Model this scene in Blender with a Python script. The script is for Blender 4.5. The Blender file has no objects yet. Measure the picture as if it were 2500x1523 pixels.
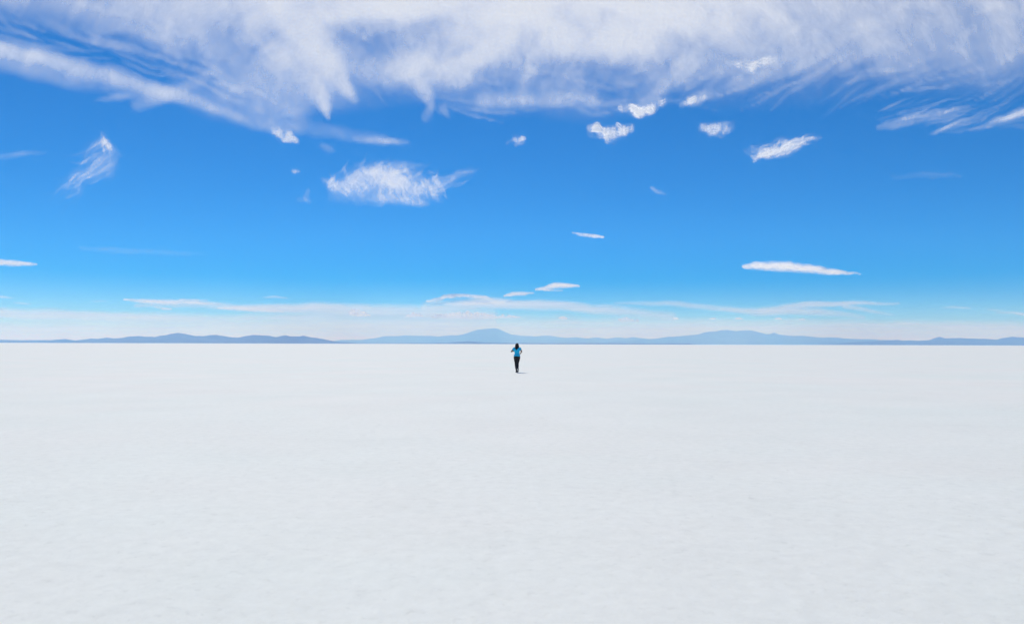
import bpy, bmesh, math, random
import numpy as np
from mathutils import Vector, Matrix, noise as mnoise

random.seed(7)
rng = np.random.default_rng(11)
SC = bpy.context.scene
COL = SC.collection
R = math.radians

# ------------------------------------------------------------------ camera
PW, PH = 2500.0, 1523.0            # size of the photograph the angles were measured on
F = PW * 28.0 / 36.0               # 28 mm lens on full frame, in photograph pixels
EYE = 1.59
PITCH = math.atan((839.6 - PH / 2) / F)
ROLL = math.atan(6.5 / 2500.0)
fwd = Vector((0, math.cos(PITCH), math.sin(PITCH)))
right = Vector((1, 0, 0))
up = right.cross(fwd)
rq = Matrix.Rotation(-ROLL, 3, fwd)
right = rq @ right
up = rq @ up

cd = bpy.data.cameras.new('camera')
cam = bpy.data.objects.new('camera', cd)
COL.objects.link(cam)
cd.sensor_width = 36.0
cd.lens = 28.0
cd.clip_start = 0.05
cd.clip_end = 600000.0
M = Matrix((right, up, -fwd)).transposed().to_4x4()
M.translation = Vector((0, 0, EYE))
cam.matrix_world = M
cd.dof.use_dof = True
cd.dof.focus_distance = 44.6
cd.dof.aperture_fstop = 2.0
SC.camera = cam


def bearing(x, y):
    """direction in the world of a point of the sky seen at x, y of the photograph"""
    return fwd + right * ((x - PW / 2) / F) + up * ((PH / 2 - y) / F)


def horizon_y(x):
    return 839.6 + (x - PW / 2) * 6.5 / 2500.0


# ------------------------------------------------------------------ helpers
def tag(o, label=None, cat=None, group=None, kind=None):
    if label: o['label'] = label
    if cat: o['category'] = cat
    if group: o['group'] = group
    if kind: o['kind'] = kind
    return o


def mesh_obj(name, me, mats=(), parent=None, smooth=True):
    o = bpy.data.objects.new(name, me)
    COL.objects.link(o)
    for m in mats:
        me.materials.append(m)
    if smooth and len(me.polygons):
        me.polygons.foreach_set('use_smooth', [True] * len(me.polygons))
    if parent: o.parent = parent
    return o


def new_mat(name):
    m = bpy.data.materials.new(name)
    m.use_nodes = True
    nt = m.node_tree
    nt.nodes.clear()
    out = nt.nodes.new('ShaderNodeOutputMaterial')
    return m, nt, out


def N(nt, typ, **kw):
    n = nt.nodes.new(typ)
    for k, v in kw.items():
        if k in n.inputs.keys():
            n.inputs[k].default_value = v
        else:
            setattr(n, k, v)
    return n


def math_node(nt, op, a, b=None, c=None, clamp=False):
    n = nt.nodes.new('ShaderNodeMath')
    n.operation = op
    n.use_clamp = clamp
    for i, v in enumerate((a, b, c)):
        if v is None: continue
        if isinstance(v, (int, float)):
            n.inputs[i].default_value = v
        else:
            nt.links.new(v, n.inputs[i])
    return n.outputs[0]


def map_range(nt, v, a, b, c, d, smooth=False):
    n = nt.nodes.new('ShaderNodeMapRange')
    n.interpolation_type = 'SMOOTHSTEP' if smooth else 'LINEAR'
    n.clamp = True
    nt.links.new(v, n.inputs['Value'])
    for k, q in zip(('From Min', 'From Max', 'To Min', 'To Max'), (a, b, c, d)):
        if isinstance(q, (int, float)):
            n.inputs[k].default_value = q
        else:
            nt.links.new(q, n.inputs[k])
    return n.outputs['Result']


# ------------------------------------------------------------------ value noise in numpy
_perm = rng.permutation(1024)
_vals = rng.random(1024)


def vnoise(x, y, seed=0):
    xi = np.floor(x).astype(int); yi = np.floor(y).astype(int)
    fx = x - xi; fy = y - yi
    fx = fx * fx * fx * (fx * (fx * 6 - 15) + 10); fy = fy * fy * fy * (fy * (fy * 6 - 15) + 10)

    def h(a, b):
        return _vals[(_perm[(a + seed * 37) % 1024] + _perm[(b + seed * 91) % 1024] * 7 + a * 3) % 1024]
    return (h(xi, yi) * (1 - fx) + h(xi + 1, yi) * fx) * (1 - fy) + (h(xi, yi + 1) * (1 - fx) + h(xi + 1, yi + 1) * fx) * fy


def fbm(x, y, octv=4, seed=0, gain=0.5):
    s = 0; a = 1; t = 0
    for k in range(octv):
        s = s + a * vnoise(x * 2 ** k + 13.7 * k, y * 2 ** k + 5.1 * k, seed + k)
        t += a; a *= gain
    return s / t


# ------------------------------------------------------------------ light
SUN_EL, SUN_AZ = 50.0, -18.0       # azimuth from straight ahead, towards the left
sdir = Vector((math.sin(R(SUN_AZ)) * math.cos(R(SUN_EL)), math.cos(R(SUN_AZ)) * math.cos(R(SUN_EL)), math.sin(R(SUN_EL))))
ld = bpy.data.lights.new('sun', 'SUN')
ld.energy = 3.3
ld.angle = R(0.53)
ld.color = (1.0, 0.965, 0.87)
lo = bpy.data.objects.new('sun', ld)
COL.objects.link(lo)
lo.rotation_euler = sdir.to_track_quat('Z', 'Y').to_euler()
lo.location = sdir * 200

w = bpy.data.worlds.new('World')
SC.world = w
w.use_nodes = True
nt = w.node_tree
nt.nodes.clear()
wo = nt.nodes.new('ShaderNodeOutputWorld')
bg = nt.nodes.new('ShaderNodeBackground')
sky = nt.nodes.new('ShaderNodeTexSky')
sky.sky_type = 'NISHITA'
sky.sun_disc = False
sky.sun_elevation = R(SUN_EL)
sky.sun_rotation = R(SUN_AZ)
sky.altitude = 3650
sky.air_density = 0.7
sky.dust_density = 0.2
sky.ozone_density = 3.0
hs = nt.nodes.new('ShaderNodeHueSaturation')
hs.inputs['Saturation'].default_value = 1.6
hs.inputs['Value'].default_value = 1.12
hs.inputs['Hue'].default_value = 0.506
gm = nt.nodes.new('ShaderNodeGamma')
gm.inputs['Gamma'].default_value = 0.95
nt.links.new(sky.outputs[0], gm.inputs['Color'])
nt.links.new(gm.outputs[0], hs.inputs['Color'])
nt.links.new(hs.outputs[0], bg.inputs['Color'])
bg.inputs['Strength'].default_value = 0.12
nt.links.new(bg.outputs[0], wo.inputs['Surface'])

SC.view_settings.view_transform = 'Standard'
SC.view_settings.look = 'None'
SC.view_settings.exposure = 0.0
SC.view_settings.gamma = 1.0
SC.view_settings.use_curve_mapping = False
cy = SC.cycles
cy.max_bounces = 16
cy.diffuse_bounces = 10
cy.transparent_max_bounces = 32
cy.volume_bounces = 4
cy.use_denoising = True

# ------------------------------------------------------------------ salt flat
m, nt, out = new_mat('salt_crust')
geo = nt.nodes.new('ShaderNodeNewGeometry')
P = geo.outputs['Position']


def tex_noise(nt, vec, scale, detail=4.0, rough=0.55, dist=0.0):
    n = N(nt, 'ShaderNodeTexNoise', Scale=scale, Detail=detail, Roughness=rough, Distortion=dist)
    nt.links.new(vec, n.inputs['Vector'])
    return n.outputs['Fac']


patch = tex_noise(nt, P, 0.35, 5, 0.6, 0.4)
lump = tex_noise(nt, P, 7.0, 5, 0.7, 0.3)
grain = tex_noise(nt, P, 38.0, 4, 0.7)
pit = map_range(nt, tex_noise(nt, P, 11.0, 4, 0.65, 0.6), 0.57, 0.70, 0.0, 1.0, True)
vor = nt.nodes.new('ShaderNodeTexVoronoi')
vor.feature = 'DISTANCE_TO_EDGE'
vor.inputs['Scale'].default_value = 0.55
mixv = nt.nodes.new('ShaderNodeMix'); mixv.data_type = 'VECTOR'
dn = N(nt, 'ShaderNodeTexNoise', Scale=1.6, Detail=3.0)
nt.links.new(P, dn.inputs['Vector'])
mixv.inputs['Factor'].default_value = 0.22
nt.links.new(P, mixv.inputs[4]); nt.links.new(dn.outputs['Color'], mixv.inputs[5])
nt.links.new(mixv.outputs[1], vor.inputs['Vector'])
crack = map_range(nt, vor.outputs['Distance'], 0.0, 0.03, 1.0, 0.0, True)
v = map_range(nt, patch, 0.3, 0.7, 0.865, 0.905)
v = math_node(nt, 'MULTIPLY', v, map_range(nt, lump, 0.3, 0.7, 0.945, 1.025))
v = math_node(nt, 'MULTIPLY', v, map_range(nt, grain, 0.3, 0.7, 0.97, 1.02))
v = math_node(nt, 'SUBTRACT', v, math_node(nt, 'MULTIPLY', pit, 0.065))
v = math_node(nt, 'SUBTRACT', v, math_node(nt, 'MULTIPLY', crack, 0.012))
comb = nt.nodes.new('ShaderNodeCombineColor')
tint = tex_noise(nt, P, 0.09, 4, 0.6, 0.5)
nt.links.new(math_node(nt, 'MULTIPLY', v, map_range(nt, tint, .35, .65, .98, 1.02)), comb.inputs[0])
nt.links.new(math_node(nt, 'MULTIPLY', v, 1.005), comb.inputs[1])
nt.links.new(math_node(nt, 'MULTIPLY', v, 0.935), comb.inputs[2])
hgt = math_node(nt, 'ADD', math_node(nt, 'MULTIPLY', lump, 0.022), math_node(nt, 'MULTIPLY', grain, 0.004))
hgt = math_node(nt, 'ADD', hgt, math_node(nt, 'MULTIPLY', crack, 0.004))
hgt = math_node(nt, 'SUBTRACT', hgt, math_node(nt, 'MULTIPLY', pit, 0.006))
bp = N(nt, 'ShaderNodeBump', Strength=0.26, Distance=1.0)
nt.links.new(hgt, bp.inputs['Height'])
pb = N(nt, 'ShaderNodeBsdfPrincipled', Roughness=0.75)
pb.inputs['Specular IOR Level'].default_value = 0.12
nt.links.new(comb.outputs[0], pb.inputs['Base Color'])
nt.links.new(bp.outputs[0], pb.inputs['Normal'])
nt.links.new(pb.outputs[0], out.inputs['Surface'])
SALT = m

NA, NR = 720, 300
rad = 1.2 * (160000.0 / 1.2) ** (np.arange(NR) / (NR - 1))
ang = np.arange(NA) * 2 * math.pi / NA
X = np.outer(rad, np.cos(ang)); Y = np.outer(rad, np.sin(ang))
Z = ((fbm(X * 0.9, Y * 0.9, 4, 3) - 0.5) * 0.012 + (fbm(X * 5, Y * 5, 3, 5) - 0.5) * 0.010)
Z *= np.clip(1 - rad / 250.0, 0, 1)[:, None]
vs = np.stack([X, Y, Z], -1).reshape(-1, 3)
vs = np.vstack([vs, [[0, 0, 0]]])
i, j = np.meshgrid(np.arange(NR - 1), np.arange(NA), indexing='ij')
jn = (j + 1) % NA
quads = np.stack([i * NA + j, (i + 1) * NA + j, (i + 1) * NA + jn, i * NA + jn], -1).reshape(-1, 4).tolist()
tris = [(len(vs) - 1, a, (a + 1) % NA) for a in range(NA)]
me = bpy.data.meshes.new('ground')
me.from_pydata(vs.tolist(), [], quads + tris)
ground = mesh_obj('ground', me, [SALT])
tag(ground, 'wide white salt flat with a fine grainy crust', kind='structure')

# ------------------------------------------------------------------ mountains
def mountain_mat(name, c1, c2):
    m, nt, out = new_mat(name)
    geo = nt.nodes.new('ShaderNodeNewGeometry')
    mp = N(nt, 'ShaderNodeMapping')
    mp.inputs['Scale'].default_value = (0.001, 0.001, 0.004)
    nt.links.new(geo.outputs['Position'], mp.inputs['Vector'])
    n = tex_noise(nt, mp.outputs[0], 1.3, 6, 0.6)
    mx = nt.nodes.new('ShaderNodeMix'); mx.data_type = 'RGBA'
    mx.inputs[6].default_value = (*c1, 1); mx.inputs[7].default_value = (*c2, 1)
    nt.links.new(map_range(nt, n, 0.35, 0.65, 0, 1), mx.inputs[0])
    pb = N(nt, 'ShaderNodeBsdfPrincipled', Roughness=0.95)
    pb.inputs['Specular IOR Level'].default_value = 0.1
    nt.links.new(mx.outputs[2], pb.inputs['Base Color'])
    nt.links.new(pb.outputs[0], out.inputs['Surface'])
    return m


ROCK = mountain_mat('dry_rock', (0.085, 0.085, 0.085), (0.14, 0.135, 0.125))


def ridge(name, pts, dist, depth, seed, label, rough=0.16):
    """a range: the crest runs along the given skyline, flanks fall away in front of it and behind it"""
    xs = np.array([p[0] for p in pts], float); ys = np.array([p[1] for p in pts], float)
    gx = np.arange(xs[0], xs[-1] + 0.01, 3.0)
    hp = np.interp(gx, xs, ys)
    hp = np.array([horizon_y(x) for x in gx]) - hp
    hp = hp + (fbm(gx / 22.0, gx * 0 + seed, 4, seed) - 0.5) * 2.2 * np.clip(hp / 10, 0, 1)
    hp = np.clip(hp, 0.0, None)
    rows = np.linspace(-1, 1, 33)
    d = [bearing(x, horizon_y(x)) for x in gx]
    cxs = np.array([v.x / v.y * dist for v in d])[:, None]
    T = rows[None, :]
    X_ = cxs + 0 * T
    Y_ = dist + depth * T + 0 * cxs
    hz = (hp / F * dist / math.cos(PITCH))[:, None]
    spur = fbm(X_ / 900.0, Y_ / 1500.0, 4, seed + 9)
    fall = np.clip(1 - np.abs(T), 0, 1) ** 1.25
    Z_ = np.where(np.abs(T) < 1e-6, hz + 0 * fall, hz * fall * (0.72 + 0.5 * (spur - 0.35)))
    Z_ = np.where(np.abs(T) > 0.999, -3.0, Z_)
    V = np.stack([X_, Y_, Z_], -1)
    n1, n2 = len(gx), len(rows)
    faces = [(a * n2 + b, (a + 1) * n2 + b, (a + 1) * n2 + b + 1, a * n2 + b + 1) for a in range(n1 - 1) for b in range(n2 - 1)]
    me = bpy.data.meshes.new(name)
    me.from_pydata(V.reshape(-1, 3).tolist(), [], faces)
    o = mesh_obj(name, me, [ROCK])
    tag(o, label, kind='structure')
    return o


L_ = [(-200, 437), (0, 437), (150, 440), (350, 441), (470, 433), (540, 443), (650, 430), (700, 433), (768, 420), (810, 427), (880, 424), (940, 413), (990, 410), (1050, 415), (1110, 418), (1150, 408), (1190, 405), (1225, 394), (1270, 390), (1330, 396), (1400, 411), (1450, 413), (1500, 404), (1545, 401), (1580, 409), (1640, 418), (1700, 421), (1760, 410), (1810, 404), (1860, 407), (1930, 408), (1975, 418), (2040, 404), (2080, 412), (2150, 413), (2170, 405), (2230, 420), (2300, 430), (2370, 445), (2420, 452), (2500, 458), (2600, 463), (2750, 467)]
ridge('hills', [(x * .341, 680 + y * .341) for x, y in L_], 27000, 3500, 21, 'dark blue dry hills rising from the salt at the left')
C_ = [(-60, 520), (100, 497), (250, 495), (350, 483), (410, 470), (500, 468), (600, 466), (700, 468), (780, 472), (850, 466), (940, 464), (990, 452), (1030, 437), (1070, 424), (1130, 418), (1190, 414), (1215, 416), (1250, 432), (1310, 458), (1370, 463), (1430, 470), (1480, 473), (1530, 468), (1570, 466), (1640, 475), (1700, 482), (1780, 479), (1860, 487), (1930, 481), (2000, 487), (2060, 479), (2130, 485), (2190, 479), (2240, 486), (2320, 492), (2500, 500), (2800, 520)]
ridge('mountain', [(800 + x * .341, 660 + y * .341) for x, y in C_], 58000, 6000, 33, 'pale hazy flat topped volcano on the middle of the horizon')
R_ = [(-330, 640), (-150, 632), (0, 620), (60, 611), (150, 604), (240, 595), (290, 590), (330, 578), (410, 573), (440, 564), (480, 561), (540, 570), (580, 564), (640, 564), (690, 577), (740, 592), (770, 590), (795, 581), (830, 594), (900, 600), (1000, 601), (1060, 608), (1130, 614), (1190, 612), (1260, 618), (1400, 624), (1500, 627), (1580, 630), (1700, 636), (1900, 645), (2100, 660)]
ridge('mountain', [(1600 + x * .36526, 600 + y * .36526) for x, y in R_], 50000, 5000, 47, 'long blue mountain with a jagged flat crest at the right')
R2_ = [(1150, 662), (1300, 645), (1450, 636), (1580, 631), (1620, 626), (1660, 632), (1750, 633), (1830, 632), (1870, 615), (1900, 606), (1940, 619), (2040, 617), (2130, 622), (2200, 621), (2280, 628), (2330, 615), (2390, 606), (2464, 612), (2600, 610), (2900, 625)]
ridge('hills', [(1600 + x * .36526, 600 + y * .36526) for x, y in R2_], 32000, 3500, 51, 'low blue hills with one pointed peak at the far right')
S_ = [(-300, 522), (0, 519), (300, 521), (600, 519), (850, 517), (930, 511), (1000, 508), (1070, 513), (1200, 517), (1400, 519), (1700, 521), (2000, 520), (2300, 522), (2600, 522)]
ridge('hills', [(800 + x * .341, 660 + y * .341) for x, y in S_], 26000, 1500, 61, 'thin strip of low shore hills along the middle of the horizon')

# ------------------------------------------------------------------ haze
m, nt, out = new_mat('haze')
pv = nt.nodes.new('ShaderNodeVolumePrincipled')
pv.inputs['Color'].default_value = (0.2, 0.48, 1.0, 1)
pv.inputs['Density'].default_value = 5.4e-5
pv.inputs['Anisotropy'].default_value = 0.3
pv.inputs['Absorption Color'].default_value = (1, 1, 1, 1)
nt.links.new(pv.outputs[0], out.inputs['Volume'])
bm = bmesh.new()
bmesh.ops.create_cube(bm, size=1.0)
me = bpy.data.meshes.new('haze')
bmesh.ops.scale(bm, vec=(326000, 326000, 1204), verts=bm.verts)
bmesh.ops.translate(bm, vec=(0, 0, 1204 / 2 - 3.0 - 1.0), verts=bm.verts)
bm.to_mesh(me); bm.free()
hz = mesh_obj('haze', me, [m], smooth=False)
tag(hz, 'thin blue air in front of the far mountains', kind='stuff')

# ------------------------------------------------------------------ clouds
def cloud_mat(name, layers, K=2.5, warp=0.35, wscale=1.1, amax=0.96, erode=0.0, trans=0.82, col=(0.96, 0.965, 0.97)):
    """white droplets or ice: lets light through and scatters it. layers: (weight, scale, stretch along, stretch across, detail),
    noise laid along the cloud's own fibres; K says how strongly it tears the cloud"""
    m, nt, out = new_mat(name)
    at = nt.nodes.new('ShaderNodeAttribute'); at.attribute_name = 'fibre'
    de = nt.nodes.new('ShaderNodeAttribute'); de.attribute_name = 'cover'
    wn = N(nt, 'ShaderNodeTexNoise', Scale=wscale, Detail=5.0, Roughness=0.6)
    nt.links.new(at.outputs['Vector'], wn.inputs['Vector'])
    sb = nt.nodes.new('ShaderNodeVectorMath'); sb.operation = 'SUBTRACT'
    nt.links.new(wn.outputs['Color'], sb.inputs[0]); sb.inputs[1].default_value = (.5, .5, .5)
    sc = nt.nodes.new('ShaderNodeVectorMath'); sc.operation = 'SCALE'
    nt.links.new(sb.outputs[0], sc.inputs[0]); sc.inputs['Scale'].default_value = warp
    ad = nt.nodes.new('ShaderNodeVectorMath'); ad.operation = 'ADD'
    nt.links.new(at.outputs['Vector'], ad.inputs[0]); nt.links.new(sc.outputs[0], ad.inputs[1])
    tot = None
    for k, (wt, scl, sx, sy, det) in enumerate(layers):
        mp = N(nt, 'ShaderNodeMapping')
        mp.inputs['Scale'].default_value = (sx, sy, 1)
        mp.inputs['Location'].default_value = (k * 3.7, k * 1.9, k * 5.3)
        nt.links.new(ad.outputs[0], mp.inputs['Vector'])
        n = math_node(nt, 'MULTIPLY', math_node(nt, 'SUBTRACT', tex_noise(nt, mp.outputs[0], scl, det, 0.6, 0.15), 0.5), wt * 2.6)
        tot = n if tot is None else math_node(nt, 'ADD', tot, n)
    d = math_node(nt, 'MINIMUM', de.outputs['Fac'], amax)
    tau = math_node(nt, 'MULTIPLY', math_node(nt, 'LOGARITHM', math_node(nt, 'SUBTRACT', 1.0, d), math.e), -1.0)
    tau = math_node(nt, 'MULTIPLY', tau, math_node(nt, 'POWER', math.e, math_node(nt, 'SUBTRACT', math_node(nt, 'MULTIPLY', tot, K), math_node(nt, 'MULTIPLY', math_node(nt, 'SUBTRACT', 1.0, d), erode))))
    # two skins: each holds half of the depth
    a = math_node(nt, 'SUBTRACT', 1.0, math_node(nt, 'POWER', math.e, math_node(nt, 'MULTIPLY', tau, -0.5)))
    df = N(nt, 'ShaderNodeBsdfDiffuse'); df.inputs['Color'].default_value = (*col, 1)
    tr = N(nt, 'ShaderNodeBsdfTranslucent'); tr.inputs['Color'].default_value = (*col, 1)
    mx = nt.nodes.new('ShaderNodeMixShader'); mx.inputs[0].default_value = trans
    nt.links.new(df.outputs[0], mx.inputs[1]); nt.links.new(tr.outputs[0], mx.inputs[2])
    tp = nt.nodes.new('ShaderNodeBsdfTransparent')
    m2 = nt.nodes.new('ShaderNodeMixShader')
    nt.links.new(a, m2.inputs[0]); nt.links.new(tp.outputs[0], m2.inputs[1]); nt.links.new(mx.outputs[0], m2.inputs[2])
    nt.links.new(m2.outputs[0], out.inputs['Surface'])
    return m


def stroke_field(gx, gy, strokes):
    """union of soft brush strokes: each a list of (x, y, radius, strength)"""
    D = np.zeros_like(gx)
    for st in strokes:
        best = np.zeros_like(gx)
        if len(st) == 1: st = [st[0], st[0]]
        for (x0, y0, r0, s0), (x1, y1, r1, s1) in zip(st[:-1], st[1:]):
            dx, dy = x1 - x0, y1 - y0
            L2 = dx * dx + dy * dy
            t = np.clip(((gx - x0) * dx + (gy - y0) * dy) / L2, 0, 1) if L2 > 0 else np.zeros_like(gx)
            dist = np.hypot(gx - x0 - t * dx, gy - y0 - t * dy)
            r = r0 + (r1 - r0) * t
            s = s0 + (s1 - s0) * t
            f = np.clip(1 - (dist / r) ** 2, 0, 1) ** 1.5 * s
            best = np.maximum(best, f)
        D = 1 - (1 - D) * (1 - best)
    return D


def cloud_sheet(name, field, x0, x1, y0, y1, step, alt, mat, thick, fibre, warp=(0, 40), ystep=None, rise=0.0):
    """a cloud lying at one altitude: a closed shell whose thickness follows how dense it is"""
    nx = int((x1 - x0) / step) + 1; ny = int((y1 - y0) / (ystep or step)) + 1
    gx, gy = np.meshgrid(np.linspace(x0, x1, nx), np.linspace(y0, y1, ny), indexing='ij')
    if warp[0]:
        wx = (fbm(gx / warp[1], gy / warp[1], 4, 71) - 0.5) * 2 * warp[0]
        wy = (fbm(gx / warp[1] + 50, gy / warp[1], 4, 83) - 0.5) * 2 * warp[0]
    else:
        wx = wy = 0
    D = np.clip(field(gx + wx, gy + wy), 0, 1)
    ex = np.minimum(np.minimum(np.arange(nx), nx - 1 - np.arange(nx)) / 2.0, 1)[:, None] * np.minimum(np.minimum(np.arange(ny), ny - 1 - np.arange(ny)) / 2.0, 1)[None, :]
    D = D * ex
    # rays from the place the cloud was measured from, cut with its altitude
    dx = fwd.x + right.x * (gx - PW / 2) / F + up.x * (PH / 2 - gy) / F
    dy = fwd.y + right.y * (gx - PW / 2) / F + up.y * (PH / 2 - gy) / F
    dz = fwd.z + right.z * (gx - PW / 2) / F + up.z * (PH / 2 - gy) / F
    k = alt / dz
    px, py = dx * k, dy * k
    keep = D > 0.012
    cellk = keep[:-1, :-1] | keep[1:, :-1] | keep[1:, 1:] | keep[:-1, 1:]
    use = np.zeros_like(keep)
    use[:-1, :-1] |= cellk; use[1:, :-1] |= cellk; use[1:, 1:] |= cellk; use[:-1, 1:] |= cellk
    idx = -np.ones(D.shape, int)
    idx[use] = np.arange(use.sum())
    nb = use.sum()
    t = thick * np.sqrt(D)
    cx, cyy = px[use].mean(), py[use].mean()
    bot = np.stack([px[use] - cx, py[use] - cyy, -0.35 * t[use]], -1)
    top = np.stack([px[use] - cx, py[use] - cyy, 0.65 * t[use] + 1.0], -1)
    I, J = np.nonzero(cellk)
    fb = np.stack([idx[I, J], idx[I, J + 1], idx[I + 1, J + 1], idx[I + 1, J]], -1)
    ft = np.stack([idx[I, J], idx[I + 1, J], idx[I + 1, J + 1], idx[I, J + 1]], -1) + nb
    faces = fb.tolist() + ft.tolist()
    # close the rim
    edge = {}
    for f in fb.tolist():
        for a, b in zip(f, f[1:] + f[:1]):
            if (b, a) in edge: del edge[(b, a)]
            else: edge[(a, b)] = 1
    faces += [(b, a, a + nb, b + nb) for a, b in edge]
    me = bpy.data.meshes.new(name)
    me.from_pydata(np.vstack([bot, top]).tolist(), [], faces)
    fx, fy = fibre(gx, gy)
    seed = (x0 * 0.37 + y0 * 0.71) % 97
    fv = np.stack([fx[use] / 100.0 + seed, fy[use] / 100.0, np.zeros(nb)], -1)
    a1 = me.attributes.new('fibre', 'FLOAT_VECTOR', 'POINT')
    a1.data.foreach_set('vector', np.vstack([fv, fv]).astype(np.float32).ravel())
    a2 = me.attributes.new('cover', 'FLOAT', 'POINT')
    a2.data.foreach_set('value', np.concatenate([D[use], D[use]]).astype(np.float32))
    o = mesh_obj(name, me, [mat])
    o.location = (cx, cyy, alt + EYE)
    return o


straight = lambda gx, gy: (gx, gy)


def slanted(deg):
    c, s = math.cos(R(deg)), math.sin(R(deg))
    return lambda gx, gy: (gx * c + gy * s, -gx * s + gy * c)


# --- the great cirrus veil over the top of the view
def veil_field(gx, gy):
    ex = [-400, 0, 160, 300, 480, 620, 760, 860, 960, 1060, 1150, 1250, 1400, 1500, 1600, 1700, 1850, 2000, 2150, 2300, 2500, 2900]
    ey = [50, 75, 100, 140, 220, 290, 312, 285, 278, 282, 290, 298, 308, 300, 285, 290, 290, 280, 265, 255, 250, 240]
    es = [100, 100, 100, 110, 130, 120, 120, 120, 120, 120, 125, 130, 130, 130, 150, 180, 190, 180, 160, 140, 130, 130]
    edge = np.interp(gx, ex, ey); soft = np.interp(gx, ex, es)
    m = np.clip((edge - gy) / soft, 0, 1)
    m = m * m * (3 - 2 * m)
    px_ = [-400, 0, 300, 600, 900, 1200, 1500, 1800, 2100, 2500, 2900]
    peak = np.interp(gx, px_, [.40, .43, .54, .72, .87, .95, .96, .86, .70, .58, .52])
    low = np.interp(gx, px_, [.36, .36, .36, .45, .52, .50, .42, .40, .41, .40, .38])
    f = np.clip(gy / 190.0, 0, 1)
    D = m * (peak * (1 - f) + low * f)
    add = stroke_field(gx, gy, [
        [(-300, 40, 30, .5), (0, 116, 26, .62), (150, 152, 26, .6), (300, 196, 30, .55), (420, 235, 26, .5), (500, 262, 20, .42), (600, 285, 12, .15)],
        [(-300, 90, 50, .35), (0, 140, 46, .36), (200, 190, 40, .30), (360, 222, 40, .25)],
        [(230, 252, 8, .05), (290, 243, 14, .45), (335, 238, 10, .1)],
        [(340, 262, 22, .2), (380, 240, 30, .4), (440, 215, 26, .35), (520, 165, 16, .15)],
        [(640, -60, 80, .5), (690, 20, 60, .6), (740, 90, 55, .6), (790, 150, 48, .6), (830, 205, 30, .55), (862, 242, 10, .3)],
        [(700, 160, 60, .3), (760, 200, 46, .45), (785, 235, 32, .5), (798, 262, 20, .7), (805, 286, 8, .4)],
        [(440, 215, 60, .2), (520, 235, 70, .28), (620, 245, 70, .3), (720, 265, 60, .3)],
        [(560, 275, 24, .25), (680, 300, 20, .2), (760, 310, 24, .16), (860, 328, 20, .16), (940, 340, 14, .2), (1010, 355, 7, .06)],
        [(860, 334, 8, .2), (905, 338, 9, .4), (960, 345, 8, .3), (1000, 353, 6, .2)],
        [(880, 150, 60, .3), (1000, 175, 55, .45), (1120, 180, 50, .45), (1190, 140, 40, .4), (1230, 90, 40, .2)],
        [(1030, 215, 30, .25), (1050, 246, 20, .4), (1062, 262, 13, .35), (1052, 300, 13, .2)],
        [(1090, 275, 20, .3), (1100, 290, 10, .2)],
        [(1180, 240, 26, .3), (1260, 240, 30, .35), (1360, 245, 22, .4), (1440, 240, 18, .25)],
        [(1560, 262, 22, .3), (1610, 235, 28, .4), (1640, 195, 34, .4), (1700, 150, 40, .3)],
        [(1690, 250, 16, .3), (1750, 222, 22, .25), (1800, 195, 22, .2)],
        [(1800, 210, 22, .2), (1850, 190, 26, .3), (1900, 165, 24, .25)],
        [(300, -60, 90, .2), (600, -30, 120, .4), (900, -20, 130, .4), (1300, 20, 150, .5), (1600, 30, 120, .35)],
        [(1250, 90, 60, .2), (1400, 95, 60, .35), (1560, 100, 60, .3)],
    ])
    D = 1 - (1 - D) * (1 - add)
    gap = stroke_field(gx, gy, [
        [(60, 95, 60, .25), (180, 85, 60, .3), (300, 125, 64, .35), (400, 165, 56, .4), (500, 195, 56, .3)],
        [(820, 80, 50, .35), (900, 120, 70, .5), (980, 95, 70, .4), (1060, 70, 60, .3)],
        [(880, 225, 30, .5), (960, 238, 24, .4)],
        [(1200, 195, 30, .3), (1290, 165, 50, .4), (1400, 175, 60, .38), (1500, 190, 60, .42), (1560, 195, 50, .35)],
        [(1150, 225, 24, .3), (1250, 215, 26, .4)],
        [(1480, 215, 36, .5), (1540, 225, 30, .5)],
        [(1720, 205, 40, .3), (1800, 225, 46, .4), (1950, 205, 46, .35), (2100, 215, 50, .3)],
        [(600, 130, 50, .2), (540, 100, 60, .25)],
    ])
    return D * (1 - gap)


VX, VY = 1200.0, 560.0             # the streaks of ice all point away from here


def veil_fibre(gx, gy):
    dx, dy = gx - VX, (VY - gy) * 1.15
    return np.hypot(dx, dy) * 1.0, np.arctan2(dx, dy + 40.0) * 420.0


def fibres(n, seed, pick, ang, length, rad, strength, bend=0.3):
    """many fine strokes of ice; pick gives a start, ang the way it runs there"""
    rnd = random.Random(seed)
    out = []
    for _ in range(n):
        x, y = pick(rnd)
        a = ang(x, y) + rnd.gauss(0, .12)
        L = rnd.uniform(*length); r = rnd.uniform(*rad); q = rnd.uniform(*strength); b = rnd.gauss(0, bend)
        st = []
        for k in range(5):
            t = k / 4
            st.append((x, y, r * (.35 + math.sin(math.pi * min(1, t + .15)) * .65), q * math.sin(math.pi * (.12 + .76 * t))))
            x += math.cos(a) * L / 4; y += math.sin(a) * L / 4; a += b / 4
        out.append(st)
    return out


def radial(x, y):
    return math.atan2(VY - y, VX - x) + (math.pi if y > VY else 0)


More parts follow.
